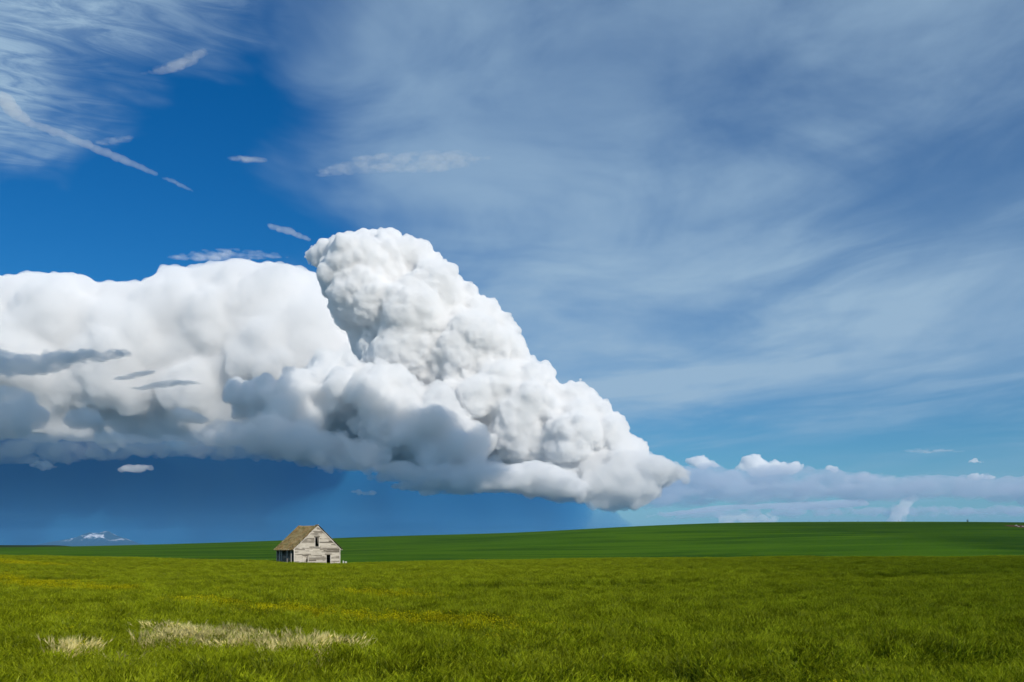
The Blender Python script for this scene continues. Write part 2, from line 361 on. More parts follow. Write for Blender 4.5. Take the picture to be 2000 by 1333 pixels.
def height(x, y):
    near = crop_top(x, y) - CROP - .0009 * np.clip(y - YC, 0, None) ** 2
    zh = EYE + (HZ - soft_interp(HILL, 1000 + x / YH * F)) * YH / F
    t = np.clip((y - 250) / (YH - 250), 0, 1)
    hill = -7 + (zh + 7) * np.sin(t * math.pi / 2) ** 1.25 + .9 * wav(x, y, 85, 4.0) * t * (1 - t) * 3
    hill = hill - smooth(0, 1, (y - YH) / 420) * (zh + 14)
    z = np.where(y < 200, near, np.maximum(near, -8) * (1 - smooth(200, 255, y)) + hill * smooth(200, 255, y))
    far = (3.9 - 14 * smooth(-560, -500, x) - .5 * smooth(-700, -600, x) + 14) * np.exp(-((y - 1220) / 120) ** 2)
    return np.where(y > 800, np.maximum(z, -14 + far), z)
ys = np.concatenate([np.linspace(-2900, -60, 20), np.linspace(-50, 0, 12), np.linspace(2, 240, 160), np.linspace(243, 640, 130), np.linspace(650, 1500, 90), np.geomspace(1550, 43800, 40)])
xa = np.concatenate([np.linspace(0, 170, 86), np.linspace(173, 420, 83), np.linspace(428, 900, 50), np.geomspace(940, 58000, 36)])
xs = np.concatenate([-xa[:0:-1], xa])
GX, GY = np.meshgrid(xs, ys)
GZ = height(GX, GY)
nx, ny = len(xs), len(ys)
idx = np.arange(nx * ny).reshape(ny, nx)
me = bpy.data.meshes.new('ground')
me.from_pydata(np.stack([GX, GY, GZ], -1).reshape(-1, 3).tolist(), [], np.stack([idx[:-1, :-1], idx[:-1, 1:], idx[1:, 1:], idx[1:, :-1]], -1).reshape(-1, 4).tolist())
me.polygons.foreach_set('use_smooth', [True] * len(me.polygons))
ground = bpy.data.objects.new('ground', me); C.objects.link(ground); ground['kind'] = 'structure'
def mat(name):
    m = bpy.data.materials.new(name); m.use_nodes = True
    q = G(m.node_tree); b = m.node_tree.nodes['Principled BSDF']
    b.inputs['Roughness'].default_value = .9; b.inputs['Specular IOR Level'].default_value = .04
    return m, q, b
m, q, b = mat('ground')
pos = q.n('ShaderNodeNewGeometry').outputs['Position']; gx, gy, gz = q.xyz(pos)
soil = q.mix(q.noise(pos, 3.0, 5), (.010, .016, .003), (.030, .040, .008))
mp = q.n('ShaderNodeMapping'); q.put(mp.inputs['Vector'], pos); mp.inputs['Rotation'].default_value = (0, 0, R(-24)); mp.inputs['Scale'].default_value = (.012, .10, .05)
lines = q.noise(mp.outputs[0], 1.0, 5, .6, .6)
patch = q.noise(pos, .012, 4, .5)
hillc = q.mix(q.ss(lines, .40, .60), (.022, .074, .0004), (.062, .136, .0006))
hillc = q.mix(q.m('MULTIPLY', q.ss(patch, .42, .62), .6), hillc, (.056, .134, .0006))
hillc = q.mix(q.m('MULTIPLY', q.ss(q.noise(pos, 1.1, 6, .7), .45, .75), .45), hillc, (.080, .165, .001))
hillc = q.mix(q.m('MULTIPLY', q.ss(q.noise(pos, .35, 3, .6), .64, .76), .25), hillc, (.012, .045, .002))
farc = q.mix(patch, (.012, .030, .006), (.03, .045, .012))
c = q.mix(q.ss(gy, 190, 215), soil, hillc)
c = q.mix(q.ss(gy, 760, 900), c, farc)
# bare stony soil at the far right of the hill
dsx = q.m('DIVIDE', q.m('SUBTRACT', gx, 231.0), 8.5); dsy = q.m('DIVIDE', q.m('SUBTRACT', gy, 448.0), 15.0)
dd_ = q.m('ADD', q.m('SQRT', q.m('ADD', q.m('MULTIPLY', dsx, dsx), q.m('MULTIPLY', dsy, dsy))), q.m('MULTIPLY', q.m('SUBTRACT', q.noise(pos, .25, 4), .5), 1.0))
c = q.mix(q.m('SUBTRACT', 1.0, q.ss(dd_, .7, 1.0)), c, (.17, .085, .045))
q.put(b.inputs['Base Color'], c)
bp = q.n('ShaderNodeBump'); bp.inputs['Strength'].default_value = .8; bp.inputs['Distance'].default_value = .5
q.put(bp.inputs['Height'], q.noise(pos, .9, 6, .7)); q.put(b.inputs['Normal'], bp.outputs[0])
me.materials.append(m)

def field(px, py):
    """where a photo pixel meets the crop surface of the near field"""
    y = np.full_like(np.asarray(px, float), 40.)
    for _ in range(40):
        x = (px - 1000) / F * y
        y = .5 * y + .5 * np.clip((EYE - crop_top(x, y)) * F / np.maximum(np.asarray(py, float) - HZ, 3), 8, 170)
    return np.stack([(px - 1000) / F * y, y], -1)
# ------------------------------------------------------------------ crop
def leaf_mat(name, stops, rnd, trans=.35, tip=None, patches=None):
    m = bpy.data.materials.new(name); m.use_nodes = True; q = G(m.node_tree); m.node_tree.nodes.clear()
    pos = q.n('ShaderNodeNewGeometry').outputs['Position']
    a, b_ = stops
    mp = q.n('ShaderNodeMapping'); q.put(mp.inputs['Vector'], pos); mp.inputs['Scale'].default_value = (.045, .10, .0)
    big = q.noise(mp.outputs[0], 1.0, 5, .6, .7)
    c = q.mix(q.ss(big, .34, .62), a, b_)
    mp2 = q.n('ShaderNodeMapping'); q.put(mp2.inputs['Vector'], pos); mp2.inputs['Scale'].default_value = (.16, .42, .0)
    c = q.mix(q.m('MULTIPLY', q.ss(q.noise(mp2.outputs[0], 1.0, 4, .6, .6), .46, .66), .75), c, tuple(k * .42 for k in a))
    oi = q.n('ShaderNodeObjectInfo').outputs['Random']
    at = q.n('ShaderNodeAttribute', attribute_name='tone').outputs['Fac']
    c = q.mix(q.m('MULTIPLY', at, rnd), c, tip)
    hs_ = q.n('ShaderNodeHueSaturation'); q.put(hs_.inputs['Color'], c); q.put(hs_.inputs['Value'], q.m('MULTIPLY_ADD', oi, .75, .60))
    d = q.n('ShaderNodeBsdfDiffuse'); q.put(d.inputs[0], hs_.outputs[0])
    t = q.n('ShaderNodeBsdfTranslucent'); q.put(t.inputs[0], hs_.outputs[0])
    mx = q.n('ShaderNodeMixShader'); mx.inputs[0].default_value = trans; q.put(mx.inputs[1], d.outputs[0]); q.put(mx.inputs[2], t.outputs[0])
    gl = q.n('ShaderNodeBsdfGlossy'); gl.inputs['Roughness'].default_value = .45; gl.inputs[0].default_value = (1, 1, 1, 1)
    mg = q.n('ShaderNodeMixShader'); mg.inputs[0].default_value = .006; q.put(mg.inputs[1], mx.outputs[0]); q.put(mg.inputs[2], gl.outputs[0])
    o = q.n('ShaderNodeOutputMaterial'); q.put(o.inputs[0], mg.outputs[0])
    return m
class Tuft:
    def __init__(s): s.v = []; s.f = []; s.t = []
    def strip(s, pts, w, side, tone):
        """a tapering ribbon along pts"""
        k = len(s.v); n = len(pts)
        for i, p in enumerate(pts):
            ww = w[i]; s.v += [(p - side * ww), (p + side * ww)]; s.t += [tone[i]] * 2
        for i in range(n - 1):
            s.f.append((k + 2 * i, k + 2 * i + 1, k + 2 * i + 3, k + 2 * i + 2))
    def mesh(s, name, m):
        me = bpy.data.meshes.new(name); me.from_pydata([tuple(p) for p in s.v], [], s.f)
        a = me.attributes.new('tone', 'FLOAT', 'POINT'); a.data.foreach_set('value', s.t); me.materials.append(m); return me
def barley(name, seed, m, n, rad, h, wid, awn, lean, headtone):
    rd = random.Random(seed); T = Tuft()
    for _ in range(n):
        a = rd.uniform(0, 6.283); r = rad * math.sqrt(rd.random()); base = Vector((r * math.cos(a), r * math.sin(a), 0))
        hh = h * rd.uniform(.72, 1.06); az = rd.gauss(.4, .9); ld = Vector((math.cos(az), math.sin(az), 0)); ln = abs(rd.gauss(lean, lean * .6)) * hh
        top = base + ld * ln + Vector((0, 0, hh)); mid = base + ld * ln * .3 + Vector((0, 0, hh * .55))
        sa = rd.uniform(0, 3.14); sd_ = Vector((math.cos(sa), math.sin(sa), 0))
        t0 = rd.random() * .25
        T.strip([base, mid, top], [wid * .5, wid * .45, wid * .35], sd_, [0, t0 * .5, t0])
        # ear and awns, nodding over
        nod = (ld * rd.uniform(.2, .9) + Vector((0, 0, rd.uniform(.4, 1)))).normalized()
        e1 = top + nod * .045; e2 = top + nod * .09
        for k in range(2):
            s2 = Vector((math.cos(sa + 1.57 * k), math.sin(sa + 1.57 * k), 0)); tn = headtone * rd.uniform(.25, 1.1)
            T.strip([top, e1, e2], [wid * .5, wid * 2.2, wid * .6], s2, [tn * .7, tn, tn])
        for k in range(awn):
            dv = (nod + Vector((rd.gauss(0, .22), rd.gauss(0, .22), rd.gauss(0, .15)))).normalized()
            T.strip([e1 + dv * .01, e1 + dv * rd.uniform(.09, .16)], [wid * .35, wid * .08], sd_, [headtone, headtone])
        for k in range(rd.choice((1, 2, 2))):                       # leaves
            z0 = hh * rd.uniform(.2, .75); la = rd.uniform(0, 6.283); lv = Vector((math.cos(la), math.sin(la), 0)); ll = rd.uniform(.12, .24)
            p0 = base + (mid - base) * min(1, z0 / (hh * .55)); up = rd.uniform(.25, .9)
            p1 = p0 + lv * ll * .45 + Vector((0, 0, ll * up * .8)); p2 = p1 + lv * ll * .5 + Vector((0, 0, ll * (up - .75) * .7))
            sv = Vector((-lv.y, lv.x, 0)); tl = rd.random() * .35
            T.strip([p0, p1, p2], [wid * .7, wid * 1.0, wid * .15], sv, [tl * .6, tl, tl])
    return T.mesh(name, m)
def mustard(name, seed, m, n, rad, h):
    rd = random.Random(seed); T = Tuft()
    for _ in range(n):
        a = rd.uniform(0, 6.283); r = rad * math.sqrt(rd.random()); base = Vector((r * math.cos(a), r * math.sin(a), 0)); hh = h * rd.uniform(.8, 1.08)
        top = base + Vector((rd.gauss(0, .04), rd.gauss(0, .04), hh)); sa = rd.uniform(0, 3.14); s1 = Vector((math.cos(sa), math.sin(sa), 0))
        T.strip([base, top], [.006, .003], s1, [0, .1])
        for k in range(8):
            c = top + Vector((rd.gauss(0, .035), rd.gauss(0, .035), rd.uniform(-.09, .02))); d = Vector((rd.gauss(0, 1), rd.gauss(0, 1), rd.gauss(.5, .6))).normalized() * .012
            T.strip([c - d, c, c + d], [.003, .013, .003], Vector((d.y, -d.x, 0.002)).normalized(), [1, 1, 1])
        for k in range(3):
            c = base + (top - base) * rd.uniform(.3, .8); la = rd.uniform(0, 6.283); lv = Vector((math.cos(la), math.sin(la), 0))
            T.strip([c, c + lv * .07 + Vector((0, 0, .04)), c + lv * .13], [.008, .022, .004], Vector((-lv.y, lv.x, 0)), [.2, .3, .3])
    return T.mesh(name, m)
def scatter(name, protos, pts, rot, scl, pick, label, cat):
    col = bpy.data.collections.new(name + '_kinds')
    for i, pm in enumerate(protos):
        col.objects.link(bpy.data.objects.new('%s_kind_%d' % (name, i), pm))
    me = bpy.data.meshes.new(name); me.vertices.add(len(pts)); me.vertices.foreach_set('co', pts.astype(np.float32).ravel())
    for nm, ty, key, val in (('rot', 'FLOAT_VECTOR', 'vector', rot), ('scl', 'FLOAT_VECTOR', 'vector', scl), ('pick', 'INT', 'value', pick)):
        a = me.attributes.new(nm, ty, 'POINT'); a.data.foreach_set(key, np.ascontiguousarray(val, np.int32 if ty == 'INT' else np.float32).ravel())
    o = bpy.data.objects.new(name, me); C.objects.link(o); o['kind'] = 'stuff'; tag(o, label, cat)
    t = bpy.data.node_groups.new(name, 'GeometryNodeTree')
    t.interface.new_socket('Geometry', in_out='INPUT', socket_type='NodeSocketGeometry'); t.interface.new_socket('Geometry', in_out='OUTPUT', socket_type='NodeSocketGeometry')
    q = G(t); gi = q.n('NodeGroupInput'); ci = q.n('GeometryNodeCollectionInfo'); ci.inputs['Collection'].default_value = col
    ci.inputs['Separate Children'].default_value = True; ci.inputs['Reset Children'].default_value = True
    ip = q.n('GeometryNodeInstanceOnPoints'); ip.inputs['Pick Instance'].default_value = True
    def attr(nm, ty):
        x = q.n('GeometryNodeInputNamedAttribute', data_type=ty); x.inputs['Name'].default_value = nm; return x.outputs[0]
    q.put(ip.inputs['Points'], gi.outputs[0]); q.put(ip.inputs['Instance'], ci.outputs[0]); q.put(ip.inputs['Instance Index'], attr('pick', 'INT'))
    er = q.n('FunctionNodeEulerToRotation'); q.put(er.inputs[0], attr('rot', 'FLOAT_VECTOR')); q.put(ip.inputs['Rotation'], er.outputs[0]); q.put(ip.inputs['Scale'], attr('scl', 'FLOAT_VECTOR'))
    q.put(q.n('NodeGroupOutput').inputs[0], ip.outputs[0])
    o.modifiers.new('scatter', 'NODES').node_group = t
    return o
M_GREEN = leaf_mat('barley_green', ((.028, .084, .0008), (.070, .116, .0008)), .95, .3, (.37, .42, .011))
M_YEL = leaf_mat('mustard', ((.055, .115, .0015), (.09, .14, .0015)), 1.0, .3, (.56, .50, .004))
M_BLOND = leaf_mat('barley_ripe', ((.50, .42, .09), (.68, .56, .18)), .6, .3, (.86, .78, .38))
green = [barley('barley_tuft', 10 + k, M_GREEN, 58, .27, .84, .0048, 3, .06, .85) for k in range(7)]
blond = [barley('ripe_barley_tuft', 30 + k, M_BLOND, 34, .24, .92, .007, 6, .14, 1.0) for k in range(4)]
yel = [mustard('mustard_tuft', 50 + k, M_YEL, 26, .28, .88) for k in range(4)]
rg = np.random.default_rng(77)
def wedge(n, y0, y1):
    y = np.sqrt(rg.uniform(y0 ** 2, y1 ** 2, n)); x = rg.uniform(-1, 1, n) * (y * .56 + 5); return x, y
def fbm(x, y, seed):
    return wav(x, y, 9, seed) * .5 + wav(x + 3 * np.sin(y / 7), y, 4.1, seed + 1.7) * .3 + wav(x, y + 2 * np.sin(x / 5), 1.9, seed + 4) * .2
X = []; Y = []
for y0, y1, dn in ((8, 45, 9.5), (45, 100, 7.5), (100, 176, 6.)):
    a = .56 * (y1 ** 2 - y0 ** 2) + 10 * (y1 - y0); x, y = wedge(int(a * dn), y0, y1); X.append(x); Y.append(y)
x = np.concatenate(X); y = np.concatenate(Y)
def patch_mask(poly, x, y, soft):
    f = field(np.array([p[0] for p in poly], float), np.array([p[1] for p in poly], float))
    ins, d = in_poly([tuple(k) for k in f], x, y)
    s = np.where(ins, d, -d)
    return s + soft * fbm(x, y, 3.3)
RIPE = [(232,1197),(300,1208),(340,1222),(420,1226),(500,1238),(600,1243),(668,1248),(660,1262),(600,1268),(480,1268),(380,1262),(290,1254),(250,1242),(330,1236),(280,1216)]
RIPE2 = [(85,1255),(130,1248),(200,1262),(240,1282),(190,1290),(120,1280)]
MUST = [(370,1172),(450,1178),(560,1180),(660,1188),(760,1200),(880,1206),(1000,1205),(1090,1222),(1050,1232),(900,1226),(760,1216),(620,1200),(480,1190)]
MUST2 = [(-60,1088),(110,1099),(175,1106),(120,1108),(60,1104),(-60,1100)]
MUST3 = [(-60,1116),(60,1128),(160,1140),(300,1152),(240,1154),(120,1150),(-60,1136)]
MUST4 = [(680,1158),(760,1160),(840,1163),(830,1168),(720,1165)]
ripe = np.maximum(patch_mask(RIPE, x, y, .8), patch_mask(RIPE2, x, y, .9) + .1)
pr = rg.random(len(x))
isr = pr < np.clip(ripe * .45 + .22, 0, .6) * (ripe > -.5)
must = np.maximum.reduce([patch_mask(MUST, x, y, 1.2), patch_mask(MUST2, x, y, 2.5), patch_mask(MUST3, x, y, 1.8), patch_mask(MUST4, x, y, .8)])
left = smooth(20, -40, x) if False else np.clip((10 - x) / 60, 0, 1)
ism = (~isr) & (rg.random(len(x)) < np.clip(must * .45 + .4, 0, .85) * (must > -.9) + .03 * left)
z = crop_top(x, y) - CROP - .0009 * np.clip(y - YC, 0, None) ** 2
# keep clear of the house footprint
hx, hy = x + 30.6, y - 158.5
keep = ~((np.abs(hx) < 6.2) & (np.abs(hy) < 6.2) & (y > 150.5))
hv = 1 + .16 * fbm(x, y, 9.0) - .9 * np.clip(fbm(x * .7, y * 1.2, 14.0) - .38, 0, .6) - .38 * (rg.random(len(x)) < .22)
hv = np.clip(hv, .42, 1.2)
sxy = 1.0 + .25 * np.clip(y / 100, 0, 1.5)
rot = np.stack([rg.normal(0, .10, len(x)), .10 + rg.normal(0, .10, len(x)), rg.uniform(0, 6.283, len(x))], 1)
scl = np.stack([sxy, sxy, hv * rg.uniform(.92, 1.08, len(x))], 1)
pts = np.stack([x, y, z], 1)
for sel, nm, pro, lab in ((~isr & ~ism & keep, 'barley_crop', green, 'green barley crop covering the near field'), (isr & keep, 'ripe_barley', blond, 'pale straw coloured ripe barley patch in the foreground left'), (ism & keep, 'yellow_mustard', yel, 'yellow flowering weeds in streaks through the green crop')):
    print(nm, sel.sum())
    scatter(nm, pro, pts[sel], rot[sel], scl[sel], rg.integers(0, len(pro), sel.sum()), lab, 'crop')

# ------------------------------------------------------------------ abandoned house
def mesh_obj(name, verts, faces, m, parent=None, smooth_=False):
    me = bpy.data.meshes.new(name); me.from_pydata([tuple(p) for p in verts], [], faces); me.materials.append(m)
    if smooth_: me.polygons.foreach_set('use_smooth', [True] * len(me.polygons))
    o = bpy.data.objects.new(name, me); C.objects.link(o); o.parent = parent
    return o
BF = [(0, 2, 3, 1), (4, 5, 7, 6), (0, 1, 5, 4), (2, 6, 7, 3), (0, 4, 6, 2), (1, 3, 7, 5)]
def bxv(x0, x1, y0, y1, z0, z1):
    return [(x, y, z) for z in (z0, z1) for y in (y0, y1) for x in (x0, x1)]
def boxo(name, b6, m, parent):
    return mesh_obj(name, bxv(*b6), BF, m, parent)
def joined(name, boxes, m, parent):
    v = []; f = []
    for bb in boxes:
        k = len(v); v += bb if len(bb) == 8 else bxv(*bb); f += [tuple(i + k for i in q_) for q_ in BF]
    return mesh_obj(name, v, f, m, parent)
def wood(name, c0, c1, c2, streak=(.6, 14, 14), rnd=.5):
    m, q, b = mat(name); tc = q.n('ShaderNodeTexCoord').outputs['Object']; oi = q.n('ShaderNodeObjectInfo').outputs['Random']
    off = q.v('ADD', tc, q.vec(q.m('MULTIPLY', oi, 37.0), q.m('MULTIPLY', oi, 91.0), 0.0))
    mp = q.n('ShaderNodeMapping'); q.put(mp.inputs['Vector'], off); mp.inputs['Scale'].default_value = streak
    grain = q.noise(mp.outputs[0], 1.0, 6, .65, .3); blot = q.noise(off, .55, 5, .6, .4)
    c = q.mix(q.ss(grain, .34, .66), c0, c1)
    c = q.mix(q.m('MULTIPLY', q.ss(q.m('ADD', blot, q.m('MULTIPLY', q.m('SUBTRACT', oi, .5), rnd)), .46, .66), .85), c, c2)
    q.put(b.inputs['Base Color'], c); b.inputs['Roughness'].default_value = .85
    return m
M_SID = wood('weathered_siding', (.42, .37, .29), (.66, .61, .52), (.20, .175, .14))
M_TRIM = wood('weathered_trim', (.56, .51, .43), (.72, .68, .60), (.40, .36, .30), rnd=.2)
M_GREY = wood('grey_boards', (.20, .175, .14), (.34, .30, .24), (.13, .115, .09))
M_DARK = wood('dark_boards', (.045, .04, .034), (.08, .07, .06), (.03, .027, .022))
M_SHIN = wood('mossy_shingle', (.27, .18, .075), (.46, .34, .15), (.22, .20, .06), (2.5, 2.5, 2.5), .6)
q = G(M_SHIN.node_tree); b = M_SHIN.node_tree.nodes['Principled BSDF']
base_ = b.inputs['Base Color'].links[0].from_socket; at_ = q.n('ShaderNodeAttribute', attribute_name='tone').outputs['Fac']
tc_ = q.n('ShaderNodeTexCoord').outputs['Object']
c = q.mix(q.m('MULTIPLY', q.ss(q.noise(tc_, .8, 4, .6), .42, .62), .7), base_, (.42, .22, .075))
c = q.mix(q.ss(at_, .55, 1.0), c, (.55, .44, .24)); c = q.mix(q.ss(at_, .40, .0), c, (.12, .085, .04))
q.put(b.inputs['Base Color'], c)
HW, HL, HE, HR = 8.3, 5.4, 3.15, 6.75            # width, length, eave and ridge height
hz0 = float(height(np.array([-30.6]), np.array([158.0]))[0])
house = bpy.data.objects.new('abandoned_house', None); C.objects.link(house)
TH = R(42)
fc = Vector((-30.55, 156.2, hz0 + .02))                        # middle of the front gable
house.location = fc; house.rotation_euler = (0, 0, TH)
tag(house, 'abandoned weathered white wooden gabled house with mossy shingle roof', 'house')
h2 = HW / 2
def roof_z(x):
    return HR - (HR - HE) * abs(x) / h2
rd = random.Random(5)
OPEN = [(-.42, .22, 3.35, 4.85), (1.62, 2.32, 0, 2.12), (-2.55, -1.7, 1.84, 2.0), (-2.0, -1.78, 1.02, 1.5)]   # upper window, door, slot over the boarded window, hole in its boards
fwall = bpy.data.objects.new('front_wall', None); C.objects.link(fwall); fwall.parent = house
def courses(x0, x1, z0, z1, opens, step):
    """horizontal board segments x0..x1 cut round openings and under the roof slope"""
    z = z0
    while z < z1 - .02:
        zt = min(z + step, z1); mid = (z + zt) / 2
        cuts = [(a - .0, b_) for a, b_, c_, d_ in opens if c_ < mid < d_]
        segs = [(x0, x1)]
        for a, b_ in cuts:
            segs = [s for s0, s1 in segs for s in ((s0, min(s1, a)), (max(s0, b_), s1)) if s[1] - s[0] > .03]
        for s0, s1 in segs:
            yield s0, s1, z, zt
        z = zt
def clip_gable(s0, s1, z, zt, y0, y1, lap):
    """board prism clipped by the roof line"""
    def lim(s, zz):
        w = max(.02, h2 * (HR - zz) / (HR - HE)) if zz > HE else h2
        return max(-w, min(w, s))
    return [(lim(s0, z), y0 - lap, z), (lim(s1, z), y0 - lap, z), (lim(s0, z), y1, z), (lim(s1, z), y1, z),
            (lim(s0, zt), y0, zt), (lim(s1, zt), y0, zt), (lim(s0, zt), y1, zt), (lim(s1, zt), y1, zt)]
inner = []
for s0, s1, z, zt in courses(-h2, h2, 0, HR - .05, OPEN, .19):
    if z > HE and s0 < -h2 * (HR - z) / (HR - HE) - .001 and s1 < -h2 * (HR - z) / (HR - HE): continue
    inner.append(clip_gable(s0, s1, z, zt, .03, .09, 0))
    # boards butt at random joints
    xs_ = [s0]; 
    while s1 - xs_[-1] > 3.2 and rd.random() < .85: xs_.append(xs_[-1] + rd.uniform(1.3, 2.9))
    xs_.append(s1)
    for a, b_ in zip(xs_, xs_[1:]):
        if a > 1.0 and b_ < 3.9 and 2.3 < z < 3.0 and False: continue
        grey = (0.9 < (a + b_) / 2 < 3.9 and 2.35 < z < 3.0) or rd.random() < .10
        o = mesh_obj('siding_board', clip_gable(a + .004, b_ - .004, z + .004 + rd.uniform(-.006, .006), zt + .012, .0, .028, .022 + rd.uniform(0, .012)), BF, M_GREY if grey else M_SID, fwall)
joined('sheathing', inner, M_DARK, fwall)
# trim on the front
boxo('corner_board', (-h2 - .02, -h2 + .13, -.06, .0, 0, HE - .12), M_TRIM, fwall)
boxo('corner_board', (h2 - .13, h2 + .02, -.06, .0, 0, HE - .12), M_TRIM, fwall)
for s in (-1, 1):                                # rake boards along the gable
    a = Vector((s * (h2 + .12), 0, HE - .12)); b_ = Vector((0, 0, HR)); d = (b_ - a).normalized(); nrm = Vector((-d.z * s, 0, d.x * s)) * (-1 if s > 0 else 1)
    dn = Vector((0, 0, -.20))
    vs = [a + dn + Vector((0, -.11, 0)), a + Vector((0, -.11, 0)), a + dn + Vector((0, -.055, 0)), a + Vector((0, -.055, 0)), b_ + dn + Vector((0, -.11, 0)), b_ + Vector((0, -.11, 0)), b_ + dn + Vector((0, -.055, 0)), b_ + Vector((0, -.055, 0))]
    mesh_obj('rake_board', vs, BF, M_TRIM, fwall)
def casing(name, x0, x1, z0, z1, w, sill, hood):
    e = bpy.data.objects.new(name, None); C.objects.link(e); e.parent = house
    boxo('casing_board', (x0 - w, x0, -.075, -.03, z0, z1), M_TRIM, e); boxo('casing_board', (x1, x1 + w, -.075, -.03, z0, z1), M_TRIM, e)
    boxo('head_board', (x0 - w - .05, x1 + w + .05, -.10, -.03, z1, z1 + .16), M_GREY, e)
    boxo('head_cap', (x0 - w - .10, x1 + w + .10, -.17, -.03, z1 + .162, z1 + .20), M_GREY, e)
    if sill: boxo('sill', (x0 - w - .05, x1 + w + .05, -.14, -.03, z0 - .06, z0), M_TRIM, e)
    return e
w1 = casing('gable_window', -.42, .22, 3.35, 4.85, .11, True, True)
# hanging remains of the sash in the upper window
mesh_obj('sash_remnant', [(.0, .05, 4.84), (.21, .05, 4.84), (.0, .08, 4.84), (.21, .08, 4.84), (.10, .05, 3.95), (.20, .05, 3.8), (.10, .08, 3.95), (.20, .08, 3.8)], BF, M_GREY, w1)
d1 = casing('doorway', 1.62, 2.32, 0, 2.12, .12, False, True)
b1 = casing('boarded_window', -2.55, -1.7, .75, 2.0, .10, True, True)
for x0, x1, z0, z1 in ((-2.55, -2.0, 1.30, 1.83), (-2.55, -2.0, .75, 1.29), (-1.99, -1.7, 1.505, 1.83), (-1.99, -1.7, .75, 1.01)):
    boxo('window_board', (x0 + .006, x1 - .006, -.055, -.028, z0 + .006, z1 - .006), M_SID, b1)
# right and rear walls
M_WALL = M_SID
for nm, x0, x1, y0, y1 in (('side_wall', h2 - .09, h2, .09, HL), ('rear_wall', -h2, h2 - .09, HL - .09, HL)):
    e = bpy.data.objects.new(nm, None); C.objects.link(e); e.parent = house
    top = HE if nm == 'side_wall' else HE
    zz_ = 0
    while zz_ < top - .05:
        lap = rd.uniform(.004, .02)
        if nm == 'side_wall': boxo('siding_board', (x0, x1 + lap, y0, y1 - .1, zz_ + .003, min(zz_ + .19, top)), M_SID, e)
        else: boxo('siding_board', (x0, x1, y0, y1 + lap, zz_ + .003, min(zz_ + .19, top)), M_SID, e)
        zz_ += .19
rg_ = [clip_gable(-h2, h2, z, min(z + .3, HR - .05), HL - .06, HL, 0) for z in np.arange(HE, HR - .1, .3)]
joined('rear_gable', rg_, M_GREY, house)
# left side: porch recessed under the eave, posts along its edge
pw = bpy.data.objects.new('porch_wall', None); C.objects.link(pw); pw.parent = house
PX = -h2 + 1.25
DO = [(.25, .9), (3.2, 3.6), (3.95, 4.3)]
for s0, s1, z, zt in courses(.1, HL - .1, 0, HE, [(a, b_, 0, 2.05) for a, b_ in DO], .19):
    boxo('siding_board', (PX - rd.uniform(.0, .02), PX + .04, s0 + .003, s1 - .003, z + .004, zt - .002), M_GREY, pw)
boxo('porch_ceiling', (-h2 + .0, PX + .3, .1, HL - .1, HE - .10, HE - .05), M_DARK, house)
boxo('porch_floor', (-h2, PX - .03, .1, HL - .1, .0, .18), M_GREY, house)
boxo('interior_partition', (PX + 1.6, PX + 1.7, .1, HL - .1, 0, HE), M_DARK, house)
for s in (.85, 2.1, 3.85, 4.45, HL - .10):
    boxo('porch_post', (-h2 - .03, -h2 + .10, s - .065, s + .065, .18 if s < HL - .2 else 0, HE - .105), M_TRIM, house)
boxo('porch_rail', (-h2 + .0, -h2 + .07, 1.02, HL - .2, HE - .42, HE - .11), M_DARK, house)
for a, b_ in ((1.2, 1.85), (2.4, 3.5), (4.55, HL - .17)):      # low boarded panels between the posts
    zz_ = .18
    while zz_ < 1.95:
        boxo('panel_board', (-h2 + .02, -h2 + .05, a, b_, zz_ + .003, zz_ + .18), M_GREY, house); zz_ += .19
